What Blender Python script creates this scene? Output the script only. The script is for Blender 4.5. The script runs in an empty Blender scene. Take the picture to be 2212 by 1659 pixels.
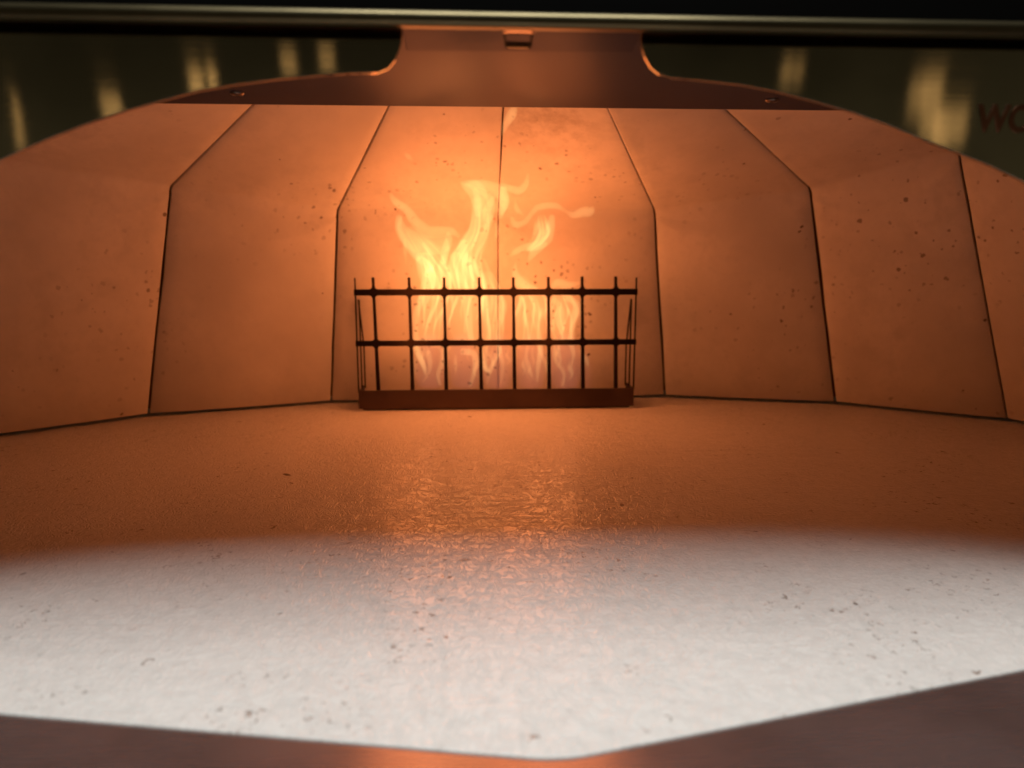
import bpy, bmesh, math, random
from mathutils import Vector, Matrix
random.seed(7)
S = bpy.context.scene
COL = S.collection

# ------------------------------------------------------------------ camera
F_PX, HOR, YAW, CAM_Z = 1600.0, 560.0, math.radians(3.3), 0.134     # photo measured at 2212 x 1659
PITCH = math.atan((829.5 - HOR) / F_PX)
FWD = Vector((math.sin(YAW) * math.cos(PITCH), math.cos(YAW) * math.cos(PITCH), -math.sin(PITCH)))
RGT = Vector((math.cos(YAW), -math.sin(YAW), 0))
UPV = RGT.cross(FWD)
CAM = Vector((0, 0, CAM_Z))
cd = bpy.data.cameras.new('camera'); cam = bpy.data.objects.new('camera', cd); COL.objects.link(cam)
M = Matrix((RGT, UPV, -FWD)).transposed().to_4x4(); M.translation = CAM
cam.matrix_world = M
cd.sensor_width = 36; cd.lens = F_PX / 2212 * 36
cd.clip_start = 0.005; cd.clip_end = 50
cd.dof.use_dof = True; cd.dof.focus_distance = 0.42; cd.dof.aperture_fstop = 8.0
S.camera = cam

def ray(x, y): return FWD * F_PX + RGT * (x - 1106) + UPV * (829.5 - y)
def at_z(x, y, z):
    d = ray(x, y); return CAM + d * ((z - CAM.z) / d.z)
def at_y(x, y, Y):
    d = ray(x, y); return CAM + d * (Y / d.y)

# ------------------------------------------------------------------ world, lamps, exposure
w = bpy.data.worlds.new('World'); S.world = w; w.use_nodes = True
_nt = w.node_tree; _bg = _nt.nodes['Background']; _tc = _nt.nodes.new('ShaderNodeTexCoord'); _sp = _nt.nodes.new('ShaderNodeSeparateXYZ')
_rp = _nt.nodes.new('ShaderNodeValToRGB'); _e = _rp.color_ramp.elements          # a dim kitchen: dark above, a little lighter at eye level
_e[0].position = .0; _e[0].color = (.050, .042, .024, 1); _e[1].position = .33; _e[1].color = (.006, .005, .003, 1)
_nt.links.new(_tc.outputs['Generated'], _sp.inputs[0]); _nt.links.new(_sp.outputs['Z'], _rp.inputs['Fac']); _nt.links.new(_rp.outputs['Color'], _bg.inputs['Color'])
_bg.inputs['Strength'].default_value = 1.0
S.view_settings.view_transform = 'Standard'; S.view_settings.look = 'None'
S.view_settings.exposure = 0; S.view_settings.gamma = 1
S.render.engine = 'CYCLES'
S.cycles.volume_bounces = 0; S.cycles.max_bounces = 8; S.cycles.transparent_max_bounces = 64; S.cycles.transmission_bounces = 2

def lamp(name, kind, loc, power, color, size=0.1, target=None, size_y=None):
    l = bpy.data.lights.new(name, kind); l.energy = power; l.color = color
    if kind == 'AREA':
        l.size = size
        if size_y: l.shape = 'RECTANGLE'; l.size_y = size_y
    else: l.shadow_soft_size = size
    o = bpy.data.objects.new(name, l); COL.objects.link(o); o.location = loc
    if target is not None:
        o.rotation_euler = (Vector(target) - Vector(loc)).to_track_quat('-Z', 'Y').to_euler()
    return o
# kitchen ceiling light that falls on the front of the baking stone
lamp('kitchen_ceiling_lamp', 'AREA', (0.05, 0.052, 1.02), 13.9, (0.915, 0.96, 0.98), 0.50, (0.03, 0.30, 0))
# the light the flames give
FIRE = (.93, 0.238, 0.066)
for (fx, fy, fz, p, r) in ((-.050, .650, .070, .098, .03), (.015, .652, .060, .060, .03), (.070, .652, .070, .092, .03),
                        (-.040, .622, .122, .200, .034), (.015, .634, .130, .110, .035), (.062, .624, .120, .175, .034),
                        (-.030, .598, .150, .135, .04), (.018, .598, .155, .095, .04), (.060, .602, .150, .115, .04)):
    lamp('flame_light', 'POINT', (fx, fy - .006, fz), p * .88, FIRE, r)
# small warm lamps added behind the camera to draw streaks on the brushed plates
def streak_lamp(px0, px1, py0, py1, power):
    V = 2.0                                   # distance in the mirror behind the plate plane y = 0.25
    a = at_y((px0 + px1) / 2, (py0 + py1) / 2, V)
    e = at_y(px1, py1, V) - at_y(px0, py0, V)
    loc = Vector((a.x, 0.5 - a.y, a.z))
    lamp('streak_lamp', 'AREA', loc, power * .45, (1.0, 0.62, 0.26), abs(e.x), (0.0, 0.25, 0.18), abs(e.z))

for a in ((410, 440, 160, 205, .010), (450, 468, 160, 190, .006), (608, 640, 124, 152, .006), (690, 722, 107, 150, .006), (222, 262, 225, 245, .012),
          (1690, 1708, 136, 178, .004), (1716, 1732, 136, 178, .003), (1970, 1992, 168, 250, .008), (2000, 2022, 165, 300, .022), (2022, 2042, 240, 330, .016), (2058, 2080, 235, 310, .010), (30, 50, 215, 330, .006)):
    streak_lamp(*a)
# ------------------------------------------------------------------ helpers
def finish(name, bm, mat, parent=None, smooth=False, bevel=0, seg=2, label=None):
    me = bpy.data.meshes.new(name); bm.normal_update(); bm.to_mesh(me); bm.free()
    o = bpy.data.objects.new(name, me); COL.objects.link(o)
    me.materials.append(mat)
    if smooth:
        for p in me.polygons: p.use_smooth = True
    if bevel:
        m = o.modifiers.new('bevel', 'BEVEL'); m.width = bevel; m.segments = seg; m.limit_method = 'ANGLE'
        m.angle_limit = math.radians(35)
    if parent: o.parent = parent
    if label: o['label'] = label
    return o
def thing(name, label, cat, group=None):
    o = bpy.data.objects.new(name, None); COL.objects.link(o); o.empty_display_size = .02
    o['label'] = label; o['category'] = cat
    if group: o['group'] = group
    return o
def add_box(bm, lo, hi, rot=None, piv=None):
    vs = [bm.verts.new((x, y, z)) for x in (lo[0], hi[0]) for y in (lo[1], hi[1]) for z in (lo[2], hi[2])]
    for f in ((0, 1, 3, 2), (4, 6, 7, 5), (0, 4, 5, 1), (2, 3, 7, 6), (0, 2, 6, 4), (1, 5, 7, 3)):
        bm.faces.new([vs[i] for i in f])
    if rot is not None:
        bmesh.ops.rotate(bm, verts=vs, cent=piv or Vector(vs[0].co), matrix=rot)
    return vs
def prism(bm, pts, axis, a, b):
    """closed outline pts (2D) swept along axis from a to b"""
    def P(p, t):
        return {'z': (p[0], p[1], t), 'y': (p[0], t, p[1]), 'x': (t, p[0], p[1])}[axis]
    A = [bm.verts.new(P(p, a)) for p in pts]; B = [bm.verts.new(P(p, b)) for p in pts]
    n = len(pts)
    bm.faces.new(A); bm.faces.new(B[::-1])
    for i in range(n): bm.faces.new((A[i], B[i], B[(i + 1) % n], A[(i + 1) % n]))
    bmesh.ops.recalc_face_normals(bm, faces=bm.faces)
def catmull(pts, n=6):
    out = []
    P = [pts[0]] + list(pts) + [pts[-1]]
    for i in range(1, len(P) - 2):
        for k in range(n):
            t = k / n
            out.append(tuple(0.5 * ((2 * b) + (c - a) * t + (2 * a - 5 * b + 4 * c - d) * t * t + (3 * b - a - 3 * c + d) * t ** 3)
                             for a, b, c, d in zip(P[i - 1], P[i], P[i + 1], P[i + 2])))
    out.append(tuple(pts[-1])); return out

# ------------------------------------------------------------------ materials
def mat(name):
    m = bpy.data.materials.new(name); m.use_nodes = True
    nt = m.node_tree; b = nt.nodes['Principled BSDF']
    return m, nt, b
def N(nt, t, **kw):
    n = nt.nodes.new(t)
    for k, v in kw.items(): setattr(n, k, v)
    return n
def val(n, **kw):
    for k, v in kw.items(): n.inputs[k.replace('_', ' ')].default_value = v
    return n
def mapping(nt, scale=(1, 1, 1), rot=(0, 0, 0)):
    tc = N(nt, 'ShaderNodeTexCoord'); mp = N(nt, 'ShaderNodeMapping')
    mp.inputs['Scale'].default_value = scale; mp.inputs['Rotation'].default_value = rot
    nt.links.new(tc.outputs['Object'], mp.inputs['Vector']); return mp.outputs['Vector']
DIM = ['3D']
def noise(nt, vec, scale, detail=4, rough=.55, dist=0):
    n = N(nt, 'ShaderNodeTexNoise', noise_dimensions=DIM[0]); val(n, Scale=scale, Detail=detail, Roughness=rough, Distortion=dist)
    nt.links.new(vec, n.inputs['Vector']); return n.outputs['Fac']
def ramp(nt, fac, stops):
    r = N(nt, 'ShaderNodeValToRGB'); e = r.color_ramp.elements
    while len(e) < len(stops): e.new(.5)
    for i, (p, c) in enumerate(stops):
        e[i].position = p; e[i].color = (c, c, c, 1) if isinstance(c, (int, float)) else (*c, 1)
    nt.links.new(fac, r.inputs['Fac']); return r.outputs['Color']
def math_(nt, op, a, b=None, c=None):
    n = N(nt, 'ShaderNodeMath', operation=op)
    for i, v in enumerate((a, b, c)):
        if v is None: continue
        if isinstance(v, (int, float)): n.inputs[i].default_value = v
        else: nt.links.new(v, n.inputs[i])
    return n.outputs[0]
def mixc(nt, fac, a, b):
    n = N(nt, 'ShaderNodeMix', data_type='RGBA')
    for s, v in ((n.inputs[0], fac), (n.inputs[6], a), (n.inputs[7], b)):
        if isinstance(v, tuple): s.default_value = (*v, 1)
        elif isinstance(v, (int, float)): s.default_value = v
        else: nt.links.new(v, s)
    return n.outputs[2]
def pits(nt, vec, scale, thr, rmax, warp=.35):
    """0..1 mask of sparse round-ish pits, one voronoi cell in a few, of uneven size"""
    nz = N(nt, 'ShaderNodeTexNoise', noise_dimensions=DIM[0]); val(nz, Scale=scale * 2.3, Detail=0)
    nt.links.new(vec, nz.inputs['Vector'])
    sub = N(nt, 'ShaderNodeVectorMath', operation='SUBTRACT'); nt.links.new(nz.outputs['Color'], sub.inputs[0]); sub.inputs[1].default_value = (.5, .5, .5)
    sc = N(nt, 'ShaderNodeVectorMath', operation='SCALE'); nt.links.new(sub.outputs[0], sc.inputs[0]); sc.inputs['Scale'].default_value = warp / scale
    ad = N(nt, 'ShaderNodeVectorMath', operation='ADD'); nt.links.new(vec, ad.inputs[0]); nt.links.new(sc.outputs[0], ad.inputs[1])
    v = N(nt, 'ShaderNodeTexVoronoi', feature='F1', voronoi_dimensions=DIM[0]); val(v, Scale=scale); nt.links.new(ad.outputs[0], v.inputs['Vector'])
    sep = N(nt, 'ShaderNodeSeparateColor'); nt.links.new(v.outputs['Color'], sep.inputs[0])
    pick = math_(nt, 'MAXIMUM', math_(nt, 'MULTIPLY', math_(nt, 'SUBTRACT', sep.outputs[0], thr), rmax / (1 - thr)), 0)   # radius in cells
    d = math_(nt, 'SUBTRACT', pick, v.outputs['Distance'])
    return math_(nt, 'MULTIPLY', math_(nt, 'MINIMUM', math_(nt, 'MAXIMUM', math_(nt, 'MULTIPLY', d, 1 / (.25 * rmax)), 0), 1),
                 math_(nt, 'ADD', math_(nt, 'MULTIPLY', sep.outputs[1], .6), .4))

def stone(name, base, dark, floor=False):
    m, nt, b = mat(name); DIM[0] = '2D' if floor else '3D'       # the deck is flat: its pattern needs x and y only
    v = mapping(nt)
    cloud = noise(nt, v, 9, 3, .6); fine = noise(nt, v, 160, 2, .6)
    def near(pt, rad):                                  # 1 at a point, 0 beyond a radius
        d = N(nt, 'ShaderNodeVectorMath', operation='DISTANCE'); nt.links.new(v, d.inputs[0]); d.inputs[1].default_value = pt
        return math_(nt, 'MAXIMUM', math_(nt, 'SUBTRACT', 1, math_(nt, 'DIVIDE', d.outputs['Value'], rad)), 0)
    c = mixc(nt, ramp(nt, cloud, ((.35, 0), (.68, 1))), base, tuple(x * (.95 if floor else .80) for x in base))
    mott = noise(nt, v, 42, 3, .65)
    c = mixc(nt, ramp(nt, mott, ((.50, 0), (.72, .8))), c, tuple(x * (.97 if floor else .80) for x in base))
    if not floor:                                       # brown soot stain on the wall right of the middle joint
        st = math_(nt, 'MULTIPLY', ramp(nt, near((.062, .58, .245), .055), ((0, 0), (.6, 1))), ramp(nt, noise(nt, v, 60, 4, .7), ((.42, 0), (.62, 1))))
        c = mixc(nt, math_(nt, 'MULTIPLY', st, .4), c, (.22, .14, .09))
    c = mixc(nt, ramp(nt, fine, ((.45, 0), (.75, .35))), c, tuple(x * .8 for x in base))
    if floor:
        clus = ramp(nt, noise(nt, v, 17, 2), ((.50, 0), (.64, 1)))
        p1 = pits(nt, v, 120, .86, .15, .7); p2 = math_(nt, 'MULTIPLY', pits(nt, v, 330, .60, .36, 1.1), clus)
        p3 = pits(nt, v, 26, .88, .08, .3)
        p = math_(nt, 'MAXIMUM', math_(nt, 'MAXIMUM', math_(nt, 'MULTIPLY', p1, .8), math_(nt, 'MULTIPLY', p2, .8)), p3)
    else:
        clus = ramp(nt, noise(nt, v, 7, 2), ((.48, 0), (.62, 1)))
        p1 = math_(nt, 'MULTIPLY', pits(nt, v, 165, .30, .36), math_(nt, 'MAXIMUM', clus, ramp(nt, near((.37, .60, .17), .10), ((0, 0), (.5, 1))))); p2 = pits(nt, v, 62, .62, .13)
        p = math_(nt, 'MAXIMUM', math_(nt, 'MULTIPLY', p1, .75), p2)
    c = mixc(nt, p, c, dark)
    nt.links.new(c, b.inputs['Base Color'])
    bump = N(nt, 'ShaderNodeBump'); bump.inputs['Distance'].default_value = .001
    if floor:
        # worn, slightly wavy skin with long scraper scratches
        v2 = mapping(nt, (120, 95, 90))
        rid = noise(nt, v2, 1.5, 2, .6, 1.4)
        rid = math_(nt, 'ABSOLUTE', math_(nt, 'SUBTRACT', rid, .5))
        h = math_(nt, 'MULTIPLY', ramp(nt, rid, ((0, 0), (.11, 1))), .55)
        for (rz, sx, sy, sc_) in ((.45, 4, 60, 1.0), (-.35, 5, 75, 1.1)):
            vs = mapping(nt, (sx, sy, 30), (0, 0, rz))
            s = noise(nt, vs, sc_, 1, .5, .5)
            s = ramp(nt, math_(nt, 'ABSOLUTE', math_(nt, 'SUBTRACT', s, .52)), ((0, 0), (.012, 1)))
            h = math_(nt, 'ADD', h, math_(nt, 'MULTIPLY', s, .22))
        soft = noise(nt, v, 70, 1, .5)
        h = math_(nt, 'ADD', math_(nt, 'MULTIPLY', soft, .6), h)
        nt.links.new(h, bump.inputs['Height']); bump.inputs['Strength'].default_value = .46
        nt.links.new(bump.outputs[0], b.inputs['Normal'])
        b.inputs['Roughness'].default_value = .22; b.inputs['Specular IOR Level'].default_value = .29
    else:
        h = math_(nt, 'MULTIPLY', noise(nt, v, 30, 2, .75), 1.6)
        nt.links.new(h, bump.inputs['Height']); bump.inputs['Strength'].default_value = .35
        nt.links.new(bump.outputs[0], b.inputs['Normal'])
        b.inputs['Roughness'].default_value = .75; b.inputs['Specular IOR Level'].default_value = .25
    DIM[0] = '3D'
    return m
def steel(name, color, rough, grain=(6, 900, 900), bstr=.12, smear=0.0, metallic=1.0):
    m, nt, b = mat(name)
    v = mapping(nt, grain)
    n = noise(nt, v, 1.0, 3, .6)
    cl = noise(nt, mapping(nt), 22, 3, .55)
    c = mixc(nt, ramp(nt, cl, ((.4, 0), (.7, 1))), color, tuple(x * .72 for x in color))
    nt.links.new(c, b.inputs['Base Color'])
    r = math_(nt, 'ADD', math_(nt, 'MULTIPLY', n, .06), rough - .03); nt.links.new(r, b.inputs['Roughness'])
    b.inputs['Metallic'].default_value = metallic
    if bstr:
        bp = N(nt, 'ShaderNodeBump'); bp.inputs['Distance'].default_value = .0002; bp.inputs['Strength'].default_value = bstr
        nt.links.new(n, bp.inputs['Height']); nt.links.new(bp.outputs[0], b.inputs['Normal'])
    return m
STONE = stone('pale_firebrick', (.70, .62, .52), (.10, .055, .03))
DECK = stone('baking_stone', (.665, .625, .57), (.16, .105, .07), True)
SEAM, nt, b = mat('dark_backing'); b.inputs['Base Color'].default_value = (.25, .14, .09, 1); b.inputs['Roughness'].default_value = .9
PLATE = steel('brushed_front_steel', (.60, .53, .38), .055, (4, 500, 1400), .04)
_n = PLATE.node_tree; _t = _n.nodes.new('ShaderNodeCombineXYZ'); _t.inputs[2].default_value = 1
_n.nodes['Principled BSDF'].inputs['Anisotropic'].default_value = .93; _n.links.new(_t.outputs[0], _n.nodes['Principled BSDF'].inputs['Tangent'])
def sooty(name, gl, df, rough):
    m = bpy.data.materials.new(name); m.use_nodes = True; nt = m.node_tree; nt.nodes.clear()
    out = N(nt, 'ShaderNodeOutputMaterial'); g = N(nt, 'ShaderNodeBsdfAnisotropic'); d = N(nt, 'ShaderNodeBsdfDiffuse'); ad = N(nt, 'ShaderNodeAddShader')
    cl = noise(nt, mapping(nt, (1, 2, 1)), 18, 4, .6)
    c = mixc(nt, ramp(nt, cl, ((.4, 0), (.66, 1))), gl, tuple(x * .92 for x in gl)); nt.links.new(c, g.inputs['Color'])
    d.inputs['Color'].default_value = (*df, 1)
    g.inputs['Roughness'].default_value = rough; g.inputs['Anisotropy'].default_value = .75
    t = N(nt, 'ShaderNodeCombineXYZ'); t.inputs[1].default_value = 1; nt.links.new(t.outputs[0], g.inputs['Tangent'])
    n = noise(nt, mapping(nt, (6, 900, 900)), 1.0, 2, .6)
    bp = N(nt, 'ShaderNodeBump'); bp.inputs['Distance'].default_value = .0002; bp.inputs['Strength'].default_value = .06
    nt.links.new(n, bp.inputs['Height']); nt.links.new(bp.outputs[0], g.inputs['Normal'])
    nt.links.new(g.outputs[0], ad.inputs[0]); nt.links.new(d.outputs[0], ad.inputs[1]); nt.links.new(ad.outputs[0], out.inputs['Surface'])
    return m
CEIL = sooty('brushed_inner_steel', (.034, .031, .031), (.062, .044, .040), .17)
LIP = sooty('brushed_lip_steel', (.026, .024, .026), (.046, .034, .034), .18)
SHELF = steel('stained_shelf_steel', (.20, .16, .15), .27, (8, 300, 300), .15, metallic=.75)
BAR = steel('rolled_edge_steel', (.12, .094, .048), .36, (10, 1200, 1200), .35)
IRON = steel('silhouette_guard_steel', (.03, .02, .015), .5, (40, 40, 40), .1)  # same metal as the base, darkened to paint the bars' backlit silhouette
CHAN = steel('guard_base_steel', (.12, .075, .055), .42, (10, 300, 300), .1)
BLACK, nt, b = mat('black_hood_paint_slot_shade'); b.inputs['Base Color'].default_value = (.0022, .0018, .0012, 1); b.inputs['Roughness'].default_value = .7; b.inputs['Specular IOR Level'].default_value = .03
SCREW = steel('screw_steel', (.20, .15, .12), .35, (20, 20, 20), 0)
def flame_mat(name, col, s):
    m = bpy.data.materials.new(name); m.use_nodes = True; nt = m.node_tree; nt.nodes.clear()
    o = N(nt, 'ShaderNodeOutputMaterial'); e = N(nt, 'ShaderNodeEmission')
    e.inputs['Color'].default_value = (*col, 1); e.inputs['Strength'].default_value = s
    nt.links.new(e.outputs[0], o.inputs['Volume']); return m
FL_BRIGHT = flame_mat('flame_gas_bright', (1.0, .64, .22), 31)
FL_THREAD = flame_mat('flame_gas_thread', (1.0, .63, .22), 64)
FL_SOFT = flame_mat('flame_gas_soft', (1.0, .58, .20), 32)
FL_FAINT = flame_mat('flame_gas_faint', (1.0, .50, .16), 13)
FL_PINK = flame_mat('flame_gas_base', (1.0, .36, .42), 3.2)

# ------------------------------------------------------------------ stone lining of the chamber
lining = thing('stone_lining', 'ring of pale stone wall panels glowing orange around the fire', 'oven lining')
TOPEXT = 1.55
raw = [  # base on the floor, crease, a point higher up the sloping part
    ((-.44, .40, 0), (-.385, .40, .205), (-.27, .385, .245)),
    ((-.398, .542, 0), (-.347, .528, .203), (-.235, .47, .245)),
    ((-.278, .643, 0), (-.237, .624, .191), (-.150, .558, .242)),
    ((-.131, .695, 0), (-.115, .676, .176), (-.058, .578, .245)),
    ((.027, .700, 0), (.027, .682, .176), (.027, .585, .247)),
    ((.192, .707, 0), (.168, .676, .177), (.098, .544, .240)),
    ((.342, .663, 0), (.293, .638, .193), (.186, .549, .240)),
    ((.450, .582, 0), (.374, .567, .217), (.262, .50, .250)),
    ((.520, .440, 0), (.440, .435, .215), (.33, .40, .252)),
    ((.53, .30, 0), (.45, .30, .215), (.34, .30, .252)),
]
def profile(A, f1, f2, proud=0.0):
    """rounded profile: straight wall, hollow crease, sloping upper part"""
    a, c, t = A
    lo = a + (c - a) * (.0027 / c.z)
    k1 = c + (a - c).normalized() * f1; k2 = c + (t - c).normalized() * f2
    inn = Vector((.03 - c.x, .30 - c.y, 0)).normalized() * proud          # the upright part stands a little proud of the slope
    k3 = c + (a - c).normalized() * max(.0045, f1 * .45)
    P = [(lo.lerp(k1, i / 6)) + inn for i in range(7)]
    P += [k1.lerp(k3, .15) + inn * .93, k1.lerp(k3, .5) + inn * .5, k1.lerp(k3, .85) + inn * .07]
    for i in range(0, 5):
        s = i / 5; P.append(k3 * (1 - s) ** 2 + c * 2 * s * (1 - s) + k2 * s * s)
    P += [k2.lerp(t, i / 5) for i in range(6)]
    return P
def joint(j):
    a, c, t = (Vector(p) for p in raw[j]); return a, c, c + (t - c) * TOPEXT
profs = [profile(joint(j), .009, .004) for j in range(len(raw))]
THK = .016
def panel(j):
    L, R = profs[j], profs[j + 1]
    bm = bmesh.new(); n = len(L); K = 14
    JA, JB = joint(j), joint(j + 1); ln = (JA[0] - JB[0]).length
    gl, gr = (.0004 if j == 4 else .00075) / ln, (.0004 if j == 3 else .00075) / ln     # the middle joint is tighter
    cols = []
    for k in range(K + 1):                              # the hollow at the crease is deepest in mid panel
        u = gl + (1 - gl - gr) * k / K; bow = 4 * u * (1 - u)
        cols.append(profile([p.lerp(q_, u) for p, q_ in zip(JA, JB)], .009 + .026 * bow, .004 + .002 * bow, .0004 + .0030 * math.sqrt(bow)))
    rows = [[cols[k][i] for k in range(K + 1)] for i in range(n)]
    rj = random.Random(j + 40)
    for i in range(n):                                  # slightly ragged, chipped edges
        for e, k2 in ((0, 1), (K, K - 1)):
            amt = rj.uniform(-.0001, .0002) + (rj.uniform(.0002, .0005) if rj.random() < .10 else 0)
            rows[i][e] = rows[i][e] + (rows[i][k2] - rows[i][e]).normalized() * amt
    nrm = []
    for i in range(n):
        up = L[min(i + 1, n - 1)] - L[max(i - 1, 0)] + R[min(i + 1, n - 1)] - R[max(i - 1, 0)]
        nn = (R[i] - L[i]).cross(up).normalized()
        if nn.dot(Vector((.03, .2, .1)) - L[i]) > 0: nn = -nn
        nrm.append(nn)                                   # points outwards
    F = [[bm.verts.new(p) for p in r] for r in rows]
    B = [[bm.verts.new(p + nrm[i] * THK) for p in r] for i, r in enumerate(rows)]
    for i in range(n - 1):
        for k in range(K):
            bm.faces.new((F[i][k], F[i][k + 1], F[i + 1][k + 1], F[i + 1][k]))
            bm.faces.new((B[i][k], B[i + 1][k], B[i + 1][k + 1], B[i][k + 1]))
        bm.faces.new((F[i][0], F[i + 1][0], B[i + 1][0], B[i][0])); bm.faces.new((F[i][K], B[i][K], B[i + 1][K], F[i + 1][K]))
    for k in range(K):
        bm.faces.new((F[0][k], B[0][k], B[0][k + 1], F[0][k + 1])); bm.faces.new((F[-1][k], F[-1][k + 1], B[-1][k + 1], B[-1][k]))
    bmesh.ops.recalc_face_normals(bm, faces=bm.faces)
    # small setting-out errors, so neighbouring faces are never quite in line
    cx = sum((v.co for v in bm.verts), Vector()) / len(bm.verts)
    r = random.Random(j * 5 + 2)
    bmesh.ops.rotate(bm, verts=bm.verts, cent=cx, matrix=Matrix.Rotation(math.radians(r.uniform(-.35, .35)), 3, 'Z'))
    o = finish('wall_panel', bm, STONE, lining, smooth=True, bevel=.0009)
    o.modifiers['bevel'].harden_normals = False
    return o
for j in range(len(raw) - 1): panel(j)
bm = bmesh.new()   # dark backing added behind the joints so no light leaks in
rows = []
for j in range(len(raw)):
    r = []
    for p in profs[j]:
        d = (p - Vector((.03, .2, .02))).normalized(); r.append(bm.verts.new(p + d * (THK + .016)))
    rows.append(r)
for a, b_ in zip(rows, rows[1:]):
    for i in range(len(a) - 1): bm.faces.new((a[i], b_[i], b_[i + 1], a[i + 1]))
o = finish('backing_shell', bm, SEAM, lining)
bm = bmesh.new()   # flat stone roof slab above the sloping panels
prism(bm, [(-.34, .24), (.36, .24), (.36, .62), (-.34, .62)], 'z', .285, .30)
finish('roof_slab', bm, STONE, lining)

# ------------------------------------------------------------------ baking stone
fl = at_z(0, 1540, 0); fc = at_z(1210, 1641, 0); fr = at_z(2212, 1445, 0)
def ext(a, b, X): return (X, b.y + (a.y - b.y) * (X - b.x) / (a.x - b.x))
L0 = ext(fl, fc, -.46); R0 = ext(fr, fc, .52)
cl = []
for k in range(7):                       # rounded tip of the V
    t = k / 6; A = Vector((fc.x - .009, ext(fl, fc, fc.x - .009)[1])); B = Vector((fc.x + .009, ext(fr, fc, fc.x + .009)[1])); Cc = Vector((fc.x, fc.y))
    q = A * (1 - t) ** 2 + Cc * 2 * t * (1 - t) + B * t * t; cl.append((q.x, q.y))
bm = bmesh.new()
prism(bm, [L0] + cl + [R0, (.58, .45), (.52, .62), (.36, .73), (.2, .77), (-.14, .76), (-.3, .70), (-.46, .56), (-.5, .45)], 'z', -.016, 0)
o = finish('baking_stone', bm, DECK, bevel=.0005, seg=2)
o['label'] = 'pale smooth baking stone with dark pits, white in front and orange by the fire'; o['category'] = 'baking stone'

# ------------------------------------------------------------------ steel shelf in front of the stone
bm = bmesh.new(); g = .0002; zs = .0005; TILT = math.tan(math.radians(7))      # sheet folded along the V, rising gently towards the room
xs = [L0] + cl + [R0]
rows = [[bm.verts.new(q) for q in ((x, y - g, -.014), (x, y - g, zs - .0016), (x, y - g - .0007, zs - .0004), (x, y - g - .0022, zs), (x, y - .08, zs + .08 * TILT), (x, -.03, zs + (y + .03) * TILT), (x, -.03, -.014))] for x, y in xs]
for a, b_ in zip(rows, rows[1:]):
    for k in range(len(a)): bm.faces.new((a[k], b_[k], b_[(k + 1) % len(a)], a[(k + 1) % len(a)]))
bm.faces.new(rows[0]); bm.faces.new(rows[-1][::-1])
bmesh.ops.recalc_face_normals(bm, faces=bm.faces)
o = finish('oven_shelf', bm, SHELF, smooth=True)
m = o.modifiers.new('es', 'EDGE_SPLIT'); m.split_angle = math.radians(50)
o['label'] = 'blurred brown stained steel shelf in front of the V shaped stone edge'; o['category'] = 'shelf'

# ------------------------------------------------------------------ steel front, ceiling sheet and hood
front = thing('oven_hood', 'dark brushed steel oven hood with two curved plates over the opening', 'oven hood')
ZC = .207
bm = bmesh.new()
a = at_z(340, 224, ZC); b_ = at_z(1880, 240, ZC)
sl = (b_.y - a.y) / (b_.x - a.x)
prism(bm, [(-.42, .2555), (.48, .2555), (.48, b_.y + sl * (.48 - b_.x)), (-.42, a.y + sl * (-.42 - a.x))], 'z', ZC, ZC + .0016)
ceil = finish('ceiling_sheet', bm, CEIL, front, bevel=.0005)
for (sx, sy) in ((512, 200), (1668, 215)):
    p = at_z(sx, sy, ZC)
    bm = bmesh.new()
    prof = [(.0001, 0), (.0030, 0), (.0030, -.0004), (.0022, -.0011), (.0012, -.0014), (.0012, -.0007), (.0001, -.0007)]
    vs = [bm.verts.new((r, 0, z)) for r, z in prof]
    es = [bm.edges.new((x, y)) for x, y in zip(vs, vs[1:])]
    bmesh.ops.spin(bm, geom=vs + es, cent=(0, 0, 0), axis=(0, 0, 1), angle=2 * math.pi, steps=24)
    bmesh.ops.remove_doubles(bm, verts=bm.verts, dist=1e-6)
    bmesh.ops.recalc_face_normals(bm, faces=bm.faces)
    o = finish('screw', bm, SCREW, ceil, smooth=True); o.location = p
# central lip between the plates
q = [at_z(878, 110, ZC - .0006), at_z(1365, 113, ZC - .0006)]
y0 = .2442
n0 = [Vector((q[0].x - .001, y0, .1945)), Vector((q[1].x + .0, y0, .1945))]
n0[0] = at_y(862, 40, y0); n0[1] = at_y(1396, 52, y0)
bm = bmesh.new()
th = Vector((0, 0, .0014))
v = [bm.verts.new(p) for p in (q[0], q[1], n0[1], n0[0])] + [bm.verts.new(p + th) for p in (q[0], q[1], n0[1], n0[0])]
for f in ((0, 1, 2, 3), (7, 6, 5, 4), (0, 4, 5, 1), (1, 5, 6, 2), (2, 6, 7, 3), (3, 7, 4, 0)): bm.faces.new([v[i] for i in f])
bmesh.ops.recalc_face_normals(bm, faces=bm.faces)
lip = finish('inner_lip', bm, LIP, front, bevel=.0004)
Ln = (q[1] - q[0]).cross(n0[0] - q[0]).normalized()
if Ln.z > 0: Ln = -Ln
def on_lip(x, y, off=0):
    d = ray(x, y); p0 = q[0] + Ln * off; return CAM + d * ((p0 - CAM).dot(Ln) / d.dot(Ln))
def lip_poly(name, pts, off, mt, thick=.0006, bev=.0002):
    bm = bmesh.new(); P = [on_lip(x, y, off) for x, y in pts]
    A = [bm.verts.new(p) for p in P]; B = [bm.verts.new(p - Ln * thick) for p in P]; n = len(P)
    bm.faces.new(A); bm.faces.new(B[::-1])
    for i in range(n): bm.faces.new((A[i], B[i], B[(i + 1) % n], A[(i + 1) % n]))
    bmesh.ops.recalc_face_normals(bm, faces=bm.faces)
    return finish(name, bm, mt, lip, bevel=bev)
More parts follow.
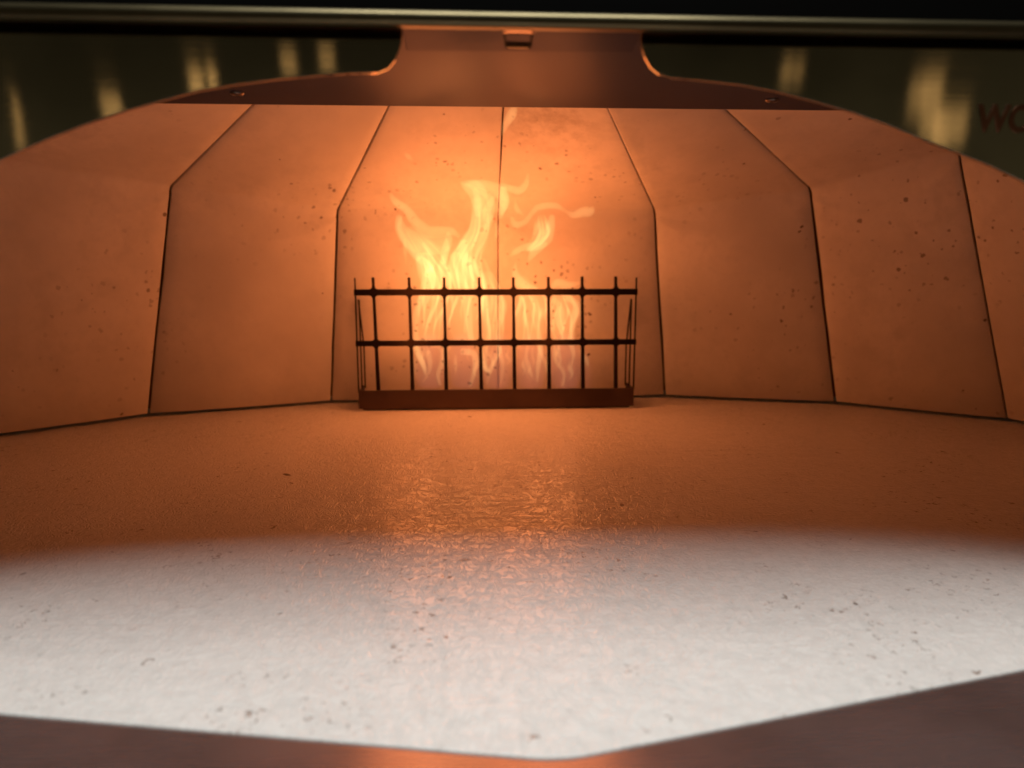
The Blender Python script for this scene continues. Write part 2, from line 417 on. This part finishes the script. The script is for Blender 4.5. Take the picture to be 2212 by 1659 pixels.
# pressed latch slot: opening shade painted as a black plate, tongue and bright folded rim
lip_poly('latch_slot_shade', [(1087, 71), (1094, 69), (1146, 70), (1152, 73), (1149, 100), (1144, 107), (1094, 106), (1090, 100)], .0003, BLACK)
lip_poly('latch_tongue', [(1092, 73), (1148, 74), (1146, 91), (1093, 89)], .0007, LIP)
lip_poly('latch_rim', [(1085, 73), (1090, 69), (1100, 67.5), (1140, 68), (1149, 69.5), (1154, 74), (1150, 73), (1140, 71), (1100, 70.5), (1090, 71.5)], .0012, steel('rim_steel', (.9, .7, .55), .3, bstr=0))
lip_poly('latch_rim', [(1096, 102), (1143, 103), (1141, 105.5), (1097, 104.5)], .0012, BAR)

# curved front plates
YP = .25
left_px = [(868, 66), (868, 85), (864, 105), (853, 130), (838, 148), (815, 157), (760, 158), (690, 163), (600, 171), (512, 182), (430, 196), (350, 217), (270, 240), (190, 266), (110, 297), (50, 323), (0, 346)]
right_px = [(1384, 80), (1386, 100), (1393, 122), (1406, 145), (1424, 160), (1450, 168), (1520, 174), (1600, 183), (1680, 198), (1760, 219), (1840, 242), (1920, 270), (2000, 304), (2070, 330), (2140, 358), (2212, 392)]
def plate(px, side, label):
    P = [at_y(x, y, YP) for x, y in px]
    pts = [(p.x, p.z) for p in P]
    # carry the curve on past the frame, down to the shelf
    e = side * .26
    (x1, z1) = pts[-1]
    pts += [(x1 + side * .03, z1 - .018), (x1 + side * .06, z1 - .045), (x1 + side * .08, z1 - .09), (x1 + side * .085, 0.002), (side * .55, .002), (side * .55, .2058), (pts[0][0], .2058)]
    bm = bmesh.new(); prism(bm, pts, 'y', YP, YP + .0018)
    return finish('front_plate', bm, PLATE, front, bevel=.0003, seg=2, label=label)
pl = plate(left_px, -1, 'left curved brushed steel plate')
pr = plate(right_px, 1, 'right curved brushed steel plate with cut letters')
# letters on the right plate
def letters():
    cu = bpy.data.curves.new('letters', 'FONT'); cu.body = 'WO'; cu.size = 1; cu.offset = .018; cu.extrude = .03; cu.bevel_depth = .012
    t = bpy.data.objects.new('letters_tmp', cu); COL.objects.link(t)
    bpy.context.view_layer.update()
    me = bpy.data.meshes.new_from_object(t.evaluated_get(bpy.context.evaluated_depsgraph_get()))
    bpy.data.objects.remove(t)
    a = at_y(2108, 283, YP); c = at_y(2108, 226, YP)
    hgt = c.z - a.z
    cap = .70
    s = hgt / cap
    wx = at_y(2172, 250, YP).x - a.x
    wW = max(v.co.x for v in me.vertices)   # whole width
    sx = wx / .95
    bm = bmesh.new(); bm.from_mesh(me); bpy.data.meshes.remove(me)
    for v in bm.verts:
        x, y, z = v.co
        v.co = (a.x + x * sx + y * .0006, YP - .0001 - z * .006, a.z + y * s)
    bmesh.ops.recalc_face_normals(bm, faces=bm.faces)
    o = finish('lettering', bm, steel('letter_reflection_brown', (.30, .13, .08), .30, bstr=0), pr)  # brown reflections in the letters put into the metal colour
letters()
# hood: black box above, rolled steel edge
bm = bmesh.new(); add_box(bm, (-.56, .2445, .2150), (.56, .355, .42)); bmesh.ops.recalc_face_normals(bm, faces=bm.faces)
hood = finish('hood', bm, BLACK, front, bevel=.002)
bm = bmesh.new()      # black strips of hood underside over each plate
for x0, x1 in ((-.56, n0[0].x - .001), (n0[1].x + .001, .56)):
    add_box(bm, (x0, .2442, .2080), (x1, .2500, .2110))
bmesh.ops.recalc_face_normals(bm, faces=bm.faces)
finish('hood_underside', bm, BLACK, hood)
bm = bmesh.new()      # the rolled edge, a half round lip, the visible low edge of the hood
YB = .2415
cz = (at_y(0, 25, YB).z + at_y(2212, 60, YB).z) / 2
prof = []
for k in range(14):
    a_ = math.radians(-100 + 200 * k / 13)
    prof.append((YB + .0005 - .0023 * math.cos(a_) , cz + .0023 * math.sin(a_)))
prof += [(YB + .0025, cz + .0023), (YB + .0025, cz - .0023)]
prism(bm, prof, 'x', -.56, .56)
bar = finish('rolled_edge', bm, BAR, front, smooth=True)
m = bar.modifiers.new('es', 'EDGE_SPLIT'); m.split_angle = math.radians(40)
bm = bmesh.new(); add_box(bm, (-.56, YB + .0005, cz + .0022), (.56, YB + .0025, .42)); bmesh.ops.recalc_face_normals(bm, faces=bm.faces)
finish('hood_fascia', bm, BLACK, front)

# ------------------------------------------------------------------ burner guard
YG = .656
guard = thing('burner_guard', 'dark metal grid guard with upright bars standing before the flames', 'burner guard')
YG2 = YG + .0028
top_px = [(805, 599), (883, 599), (959, 599), (1035, 599), (1109, 599), (1185, 598), (1258, 597), (1331, 597)]
bot_px = [(817, 845), (891, 845), (964, 845), (1040, 844), (1112, 844), (1187, 843), (1260, 842), (1331, 841)]
T = [at_y(x, y, YG) for x, y in top_px]; Bt = [at_y(x, y, YG) for x, y in bot_px]
Z1, Z2 = .1054, .0606
rail = []
XL, XR = -.0990, .1487
def fil(bm, x, z, r, dx, dz):    # concave corner fillet
    c = (x + dx * r, z + dz * r); pts = [(x - dx * .0004, z - dz * .0004), (x + dx * r, z - dz * .0004)]
    for k in range(6):
        a = math.pi / 2 * k / 5; pts.append((c[0] - dx * r * math.sin(a), c[1] - dz * r * math.cos(a)))
    pts.append((x - dx * .0004, z + dz * r)); prism(bm, pts, 'y', YG + .0001, YG2 - .0001)
for z, hh in ((Z1, .0027), (Z2, .0024)):
    bm = bmesh.new(); add_box(bm, (XL - .0012, YG, z - hh), (XR + .0012, YG2, z + hh))
    bmesh.ops.recalc_face_normals(bm, faces=bm.faces)
    for t, u in zip(T, Bt):
        f = (t.z - z) / (t.z - u.z); x = t.x + (u.x - t.x) * f; hw = .00125
        for dx in (-1, 1):
            for dz in (-1, 1): fil(bm, x + dx * hw, z + dz * hh, .0028, dx, dz)
    finish('rail', bm, IRON, guard)
for i, (t, u) in enumerate(zip(T, Bt)):
    bm = bmesh.new()
    off = abs(t.x - .02)
    w0, w1 = .0012, .0017
    dpt = .0040                        # bars are flat strips on edge
    P = [(t, w0, 0), (t.lerp(u, .18), w0, 0), (u, w1, 0)]
    rows = []
    for p, wd, _ in P:
        rows.append([bm.verts.new((p.x + a * wd, YG + .0003 + c_ * dpt, p.z)) for a, c_ in ((-1, 0), (1, 0), (1, 1), (-1, 1))])
    bm.faces.new(rows[0]); bm.faces.new(rows[-1][::-1])
    for r0, r1 in zip(rows, rows[1:]):
        for k in range(4): bm.faces.new((r0[k], r0[(k + 1) % 4], r1[(k + 1) % 4], r1[k]))
    bmesh.ops.recalc_face_normals(bm, faces=bm.faces)
    finish('bar', bm, IRON, guard, bevel=.0003)
for s, X in ((1, XL), (-1, XR)):       # side returns: thin corner bar and two bars further back
    for (dy, dx, zt, lean) in ((0, 0, .118, 0), (.014, .0010, .098, .0), (.024, .0025, .098, -.0035)):
        bm = bmesh.new()
        x = X + s * dx
        pts = [(x - .0006, .017), (x + .0006, .017), (x + .0006, .055), (x + .0006 + s * lean, zt), (x - .0006 + s * lean, zt), (x - .0006, .055)]
        prism(bm, pts, 'y', YG + dy + .0004, YG + dy + .0022)
        finish('side_bar', bm, IRON, guard)
bm = bmesh.new()
zt = .0188
add_box(bm, (XL, YG - .0012, .0022), (XR, YG + .0003, zt))
add_box(bm, (XL, YG + .0005, .0022), (XL + .0013, YG + .030, zt)); add_box(bm, (XR - .0013, YG + .0005, .0022), (XR, YG + .030, zt))
for x in (XL + .012, XR - .020, .02): add_box(bm, (x, YG + .012, 0), (x + .008, YG + .022, .0021))
bmesh.ops.recalc_face_normals(bm, faces=bm.faces)
add_box(bm, (XL + .003, YG + .0031, 0), (XR - .003, YG + .026, .0021))
finish('base_channel', bm, CHAN, guard, bevel=.0003)
bm = bmesh.new(); add_box(bm, (XL + .03, YG + .004, .0008), (XR - .03, YG + .020, .0150)); bmesh.ops.recalc_face_normals(bm, faces=bm.faces)
o = finish('burner_tube', bm, CHAN, guard, bevel=.002)

# ------------------------------------------------------------------ flames
fire = thing('fire', 'yellow gas flames licking up behind the black grid guard', 'fire')
def zoomxy(X, Y): return 707.8 + X * .3403, 353.9 + Y * .3403
def tongue(pts, m, dy=0.0, parent=None, zoomed=True, sq=1.0, n=6, deep=1.0, cap=.009, name='flame_tongue'):
    P = catmull([(x, y, r) for x, y, r in pts], n)
    bm = bmesh.new(); rows = []; K = 10
    C3 = []
    for x, y, r in P:
        if zoomed: px, py_ = zoomxy(x, y); rr = r * .3403
        else: px, py_, rr = x, y, r
        Y = .667 + dy; p = at_y(px, py_, Y)
        Y = .667 + dy - max(0, p.z - .125) * .75 ; p = at_y(px, py_, Y)
        C3.append((p, max(rr, .6) * Y / F_PX * sq))
    m_ = len(C3)
    for i, (p, r) in enumerate(C3):
        t = (C3[min(i + 1, m_ - 1)][0] - C3[max(i - 1, 0)][0]); t.y *= .2; t.normalize()
        side = t.cross(Vector((0, 1, 0))).normalized(); dp = side.cross(t).normalized()
        e = 1.0
        if i == 0 or i == m_ - 1: r *= .35
        rows.append([bm.verts.new(p + side * (math.cos(2 * math.pi * k / K) * r) + dp * (math.sin(2 * math.pi * k / K) * min(r * deep, cap))) for k in range(K)])
    bm.faces.new(rows[0]); bm.faces.new(rows[-1][::-1])
    for a, b_ in zip(rows, rows[1:]):
        for k in range(K): bm.faces.new((a[k], a[(k + 1) % K], b_[(k + 1) % K], b_[k]))
    bmesh.ops.recalc_face_normals(bm, faces=bm.faces)
    o = finish(name, bm, m, parent or fire, smooth=True); o.visible_shadow = False      # gas casts no shadow
    return o
BRIGHT = [
 [(395,185,10),(430,240,22),(500,290,26),(560,370,34),(640,430,36),(720,430,34),(790,430,24),(840,470,8)],
 [(490,470,8),(492,560,12),(497,640,4)],
 [(840,120,8),(940,140,36),(975,230,44),(960,330,42),(930,420,36),(880,490,34),(850,560,32),(880,640,28),(920,720,24),(930,800,16)],
 [(1270,55,5),(1262,120,18),(1215,170,24),(1140,150,20),(1080,130,12)],
 [(1110,140,20),(1115,230,40),(1100,300,28),(1100,355,5)],
 [(1060,200,14),(1010,300,26),(1020,360,30),(985,450,20),(935,570,5)],
 [(1165,335,8),(1190,385,22),(1250,370,18),(1300,310,16),(1340,275,20),(1440,265,20),(1510,300,10),(1560,325,20),(1620,305,30),(1665,300,30),(1690,265,4)],
 [(1190,230,5),(1200,285,16),(1245,330,5)],
 [(1425,320,16),(1415,400,28),(1390,480,34),(1320,520,30),(1250,530,22),(1190,560,18),(1158,588,5)],
 [(1395,500,14),(1310,560,26),(1272,628,5)],
 [(1195,620,5),(1190,690,20),(1220,750,32),(1290,790,20),(1350,800,7)],
 [(640,640,30),(650,760,34),(600,850,26),(560,960,20),(560,1060,16),(565,1160,24),(600,1260,20),(622,1345,6)],
 [(560,600,20),(640,640,26),(685,720,22),(690,860,16),(650,980,12),(610,1100,8)],
 [(870,480,24),(860,570,30),(930,650,26),(980,720,20),(1010,800,16)],
 [(990,600,8),(1030,700,14),(1060,800,16),(1120,880,18),(1110,960,20),(1080,1060,16),(1090,1180,18),(1112,1280,12),(1100,1400,6)],
 [(980,840,22),(1000,940,20),(1025,1060,16),(1000,1180,14),(1000,1290,20),(1045,1325,6)],
 [(1280,830,14),(1330,920,16),(1335,1040,14),(1350,1180,20),(1335,1290,16),(1330,1390,7)],
 [(1500,840,20),(1570,880,24),(1590,940,18),(1560,1020,16),(1540,1120,18),(1560,1200,14),(1550,1280,6)],
 [(1440,1150,14),(1445,1240,14),(1500,1330,11),(1490,1410,10)],
 [(1590,1180,6),(1640,1240,14),(1652,1285,10)],
 [(900,850,14),(905,960,16),(905,1080,22),(935,1160,14)],
]
BRIGHT += [
 [(870,125,6),(960,128,26),(1040,150,34),(1100,190,36),(1120,260,26),(1100,330,8)],
 [(925,150,8),(1000,190,24),(1040,250,26),(1030,330,22),(995,420,14)],
 [(470,330,8),(455,400,14),(480,470,20),(540,560,24),(590,610,20)],
 [(600,500,10),(640,560,20),(660,640,24),(620,720,18)],
 [(770,520,10),(740,600,20),(720,690,22),(760,780,16)],
 [(830,560,8),(800,640,20),(840,730,22),(900,810,16)],
 [(836,118,4),(875,145,22),(925,185,34),(950,260,30),(955,340,16)],
 [(760,430,10),(770,480,24),(745,560,26),(735,640,18)],
 [(560,1150,14),(575,1210,16),(615,1290,14),(625,1345,5)],
 [(980,1150,12),(985,1240,12),(1010,1310,14),(1050,1270,12),(1095,1200,10)],
 [(1190,860,10),(1180,1000,12),(1200,1120,8)],
]
_r = random.Random(11)
for _k in range(26):                    # short ragged licks low down over the burner
    _x = 560 + _k * 42 + _r.uniform(-18, 18); _y = _r.uniform(1110, 1260); _l = _r.uniform(90, 180); _w = _r.uniform(7, 13); _s = _r.uniform(-35, 35)
    if _y + _l < 1425: BRIGHT.append([(_x, _y, 3), (_x + _s * .5, _y + _l * .35, _w), (_x - _s * .2, _y + _l * .7, _w * .8), (_x + _s, _y + _l, 2)])
SOFT = [
 [(450,320,14),(470,420,40),(560,500,60),(680,520,55),(770,500,45)],
 [(750,640,16),(790,720,22),(860,840,22),(880,960,18),(870,1080,12)],
 [(1070,370,10),(1078,430,16),(1055,495,5)],
 [(1240,840,20),(1210,940,18),(1200,1060,14),(1210,1180,9)],
 [(1420,790,12),(1460,755,26),(1530,770,22),(1605,752,10)],
 [(1430,850,16),(1480,920,20),(1490,1020,16),(1470,1110,9)],
 [(730,1150,16),(735,1240,18),(700,1340,14),(720,1410,10)],
 [(840,1190,20),(930,1210,22),(930,1320,16),(900,1420,10)],
 [(1270,1150,12),(1260,1240,12),(1290,1330,14),(1300,1360,5)],
 [(600,560,40),(620,680,50),(660,800,44)],
 [(800,560,34),(850,680,40),(900,800,34)],
 [(1380,850,14),(1400,960,14),(1385,1080,10)],
 [(1075,1200,18),(1040,1290,12),(1010,1400,8)],
 [(640,1180,14),(650,1260,16),(640,1330,10),(600,1390,7)],
 [(1330,1150,10),(1380,1260,12),(1390,1330,6)],
]
FAINT = [
 [(500,400,30),(620,560,90),(700,720,110),(680,900,120),(650,1060,105),(630,1160,80)],
 [(950,200,40),(960,420,70),(880,620,100),(900,820,110),(880,1000,110),(880,1140,90)],
 [(1000,680,40),(1040,850,80),(1050,1000,80),(1040,1160,70)],
 [(1200,720,40),(1290,860,90),(1290,1000,95),(1290,1150,85)],
 [(1480,780,40),(1490,900,90),(1490,1020,90),(1500,1150,80)],
 [(1350,320,20),(1360,440,50),(1270,560,30)],
]
PINK = [
 [(640,1080,60),(650,1200,95),(650,1330,100),(650,1425,80)],
 [(860,1080,60),(860,1200,100),(870,1330,105),(870,1425,85)],
 [(1080,1080,60),(1080,1200,95),(1080,1330,100),(1080,1425,80)],
 [(1290,1080,60),(1290,1200,95),(1290,1330,100),(1290,1425,80)],
 [(1510,1080,60),(1510,1200,100),(1510,1330,105),(1510,1425,80)],
 [(1640,1200,20),(1655,1300,25),(1655,1425,22)],
]
rnd = random.Random(3)
sheets = []
for lst, m_, dd in ((BRIGHT, FL_BRIGHT, 1.0), (SOFT, FL_SOFT, 1.0), (FAINT, FL_FAINT, .8), (PINK, FL_PINK, .8)):
    for pts in lst:
        nm = 'flame_sheet' if lst is FAINT else 'flame_base' if lst is PINK else 'flame_tongue'
        ob = tongue(pts, m_, rnd.uniform(-.003, .003), name=nm, deep=dd, sq=1.1 if lst in (BRIGHT, SOFT) else 1.0, cap=.0036 if lst in (BRIGHT, SOFT) else .009)
        if lst is FAINT: sheets.append(ob)
for sheet, pts in zip(sheets, FAINT):                       # thin bright threads inside each sheet of gas
    for k in range(9):
        u0 = -.9 + 1.8 * k / 8 + rnd.uniform(-.1, .1); ph, am = rnd.uniform(0, 6.3), rnd.uniform(.08, .25)
        P = catmull(pts, 3); a_ = rnd.randint(0, max(1, len(P) // 3)); b_ = len(P) - rnd.randint(0, max(1, len(P) // 3))
        P = P[a_:b_]; th_ = []
        for q_, (x, y, rr) in enumerate(P):
            e_ = math.sin(math.pi * (q_ + .3) / (len(P) + .0)); u = u0 + am * math.sin(ph + q_ * .8)
            th_.append((x + u * rr, y, max(2, rnd.uniform(8, 15) * e_)))
        if len(th_) > 3: tongue(th_, FL_THREAD, rnd.uniform(-.003, .003), parent=sheet, n=3, name='flame_thread')
tongue([(1114,226,4),(1106,246,11),(1092,270,8),(1084,294,2)], FL_BRIGHT, 0, zoomed=False)
tongue([(872,330,2),(882,338,6),(892,347,2)], FL_SOFT, 0, zoomed=False)
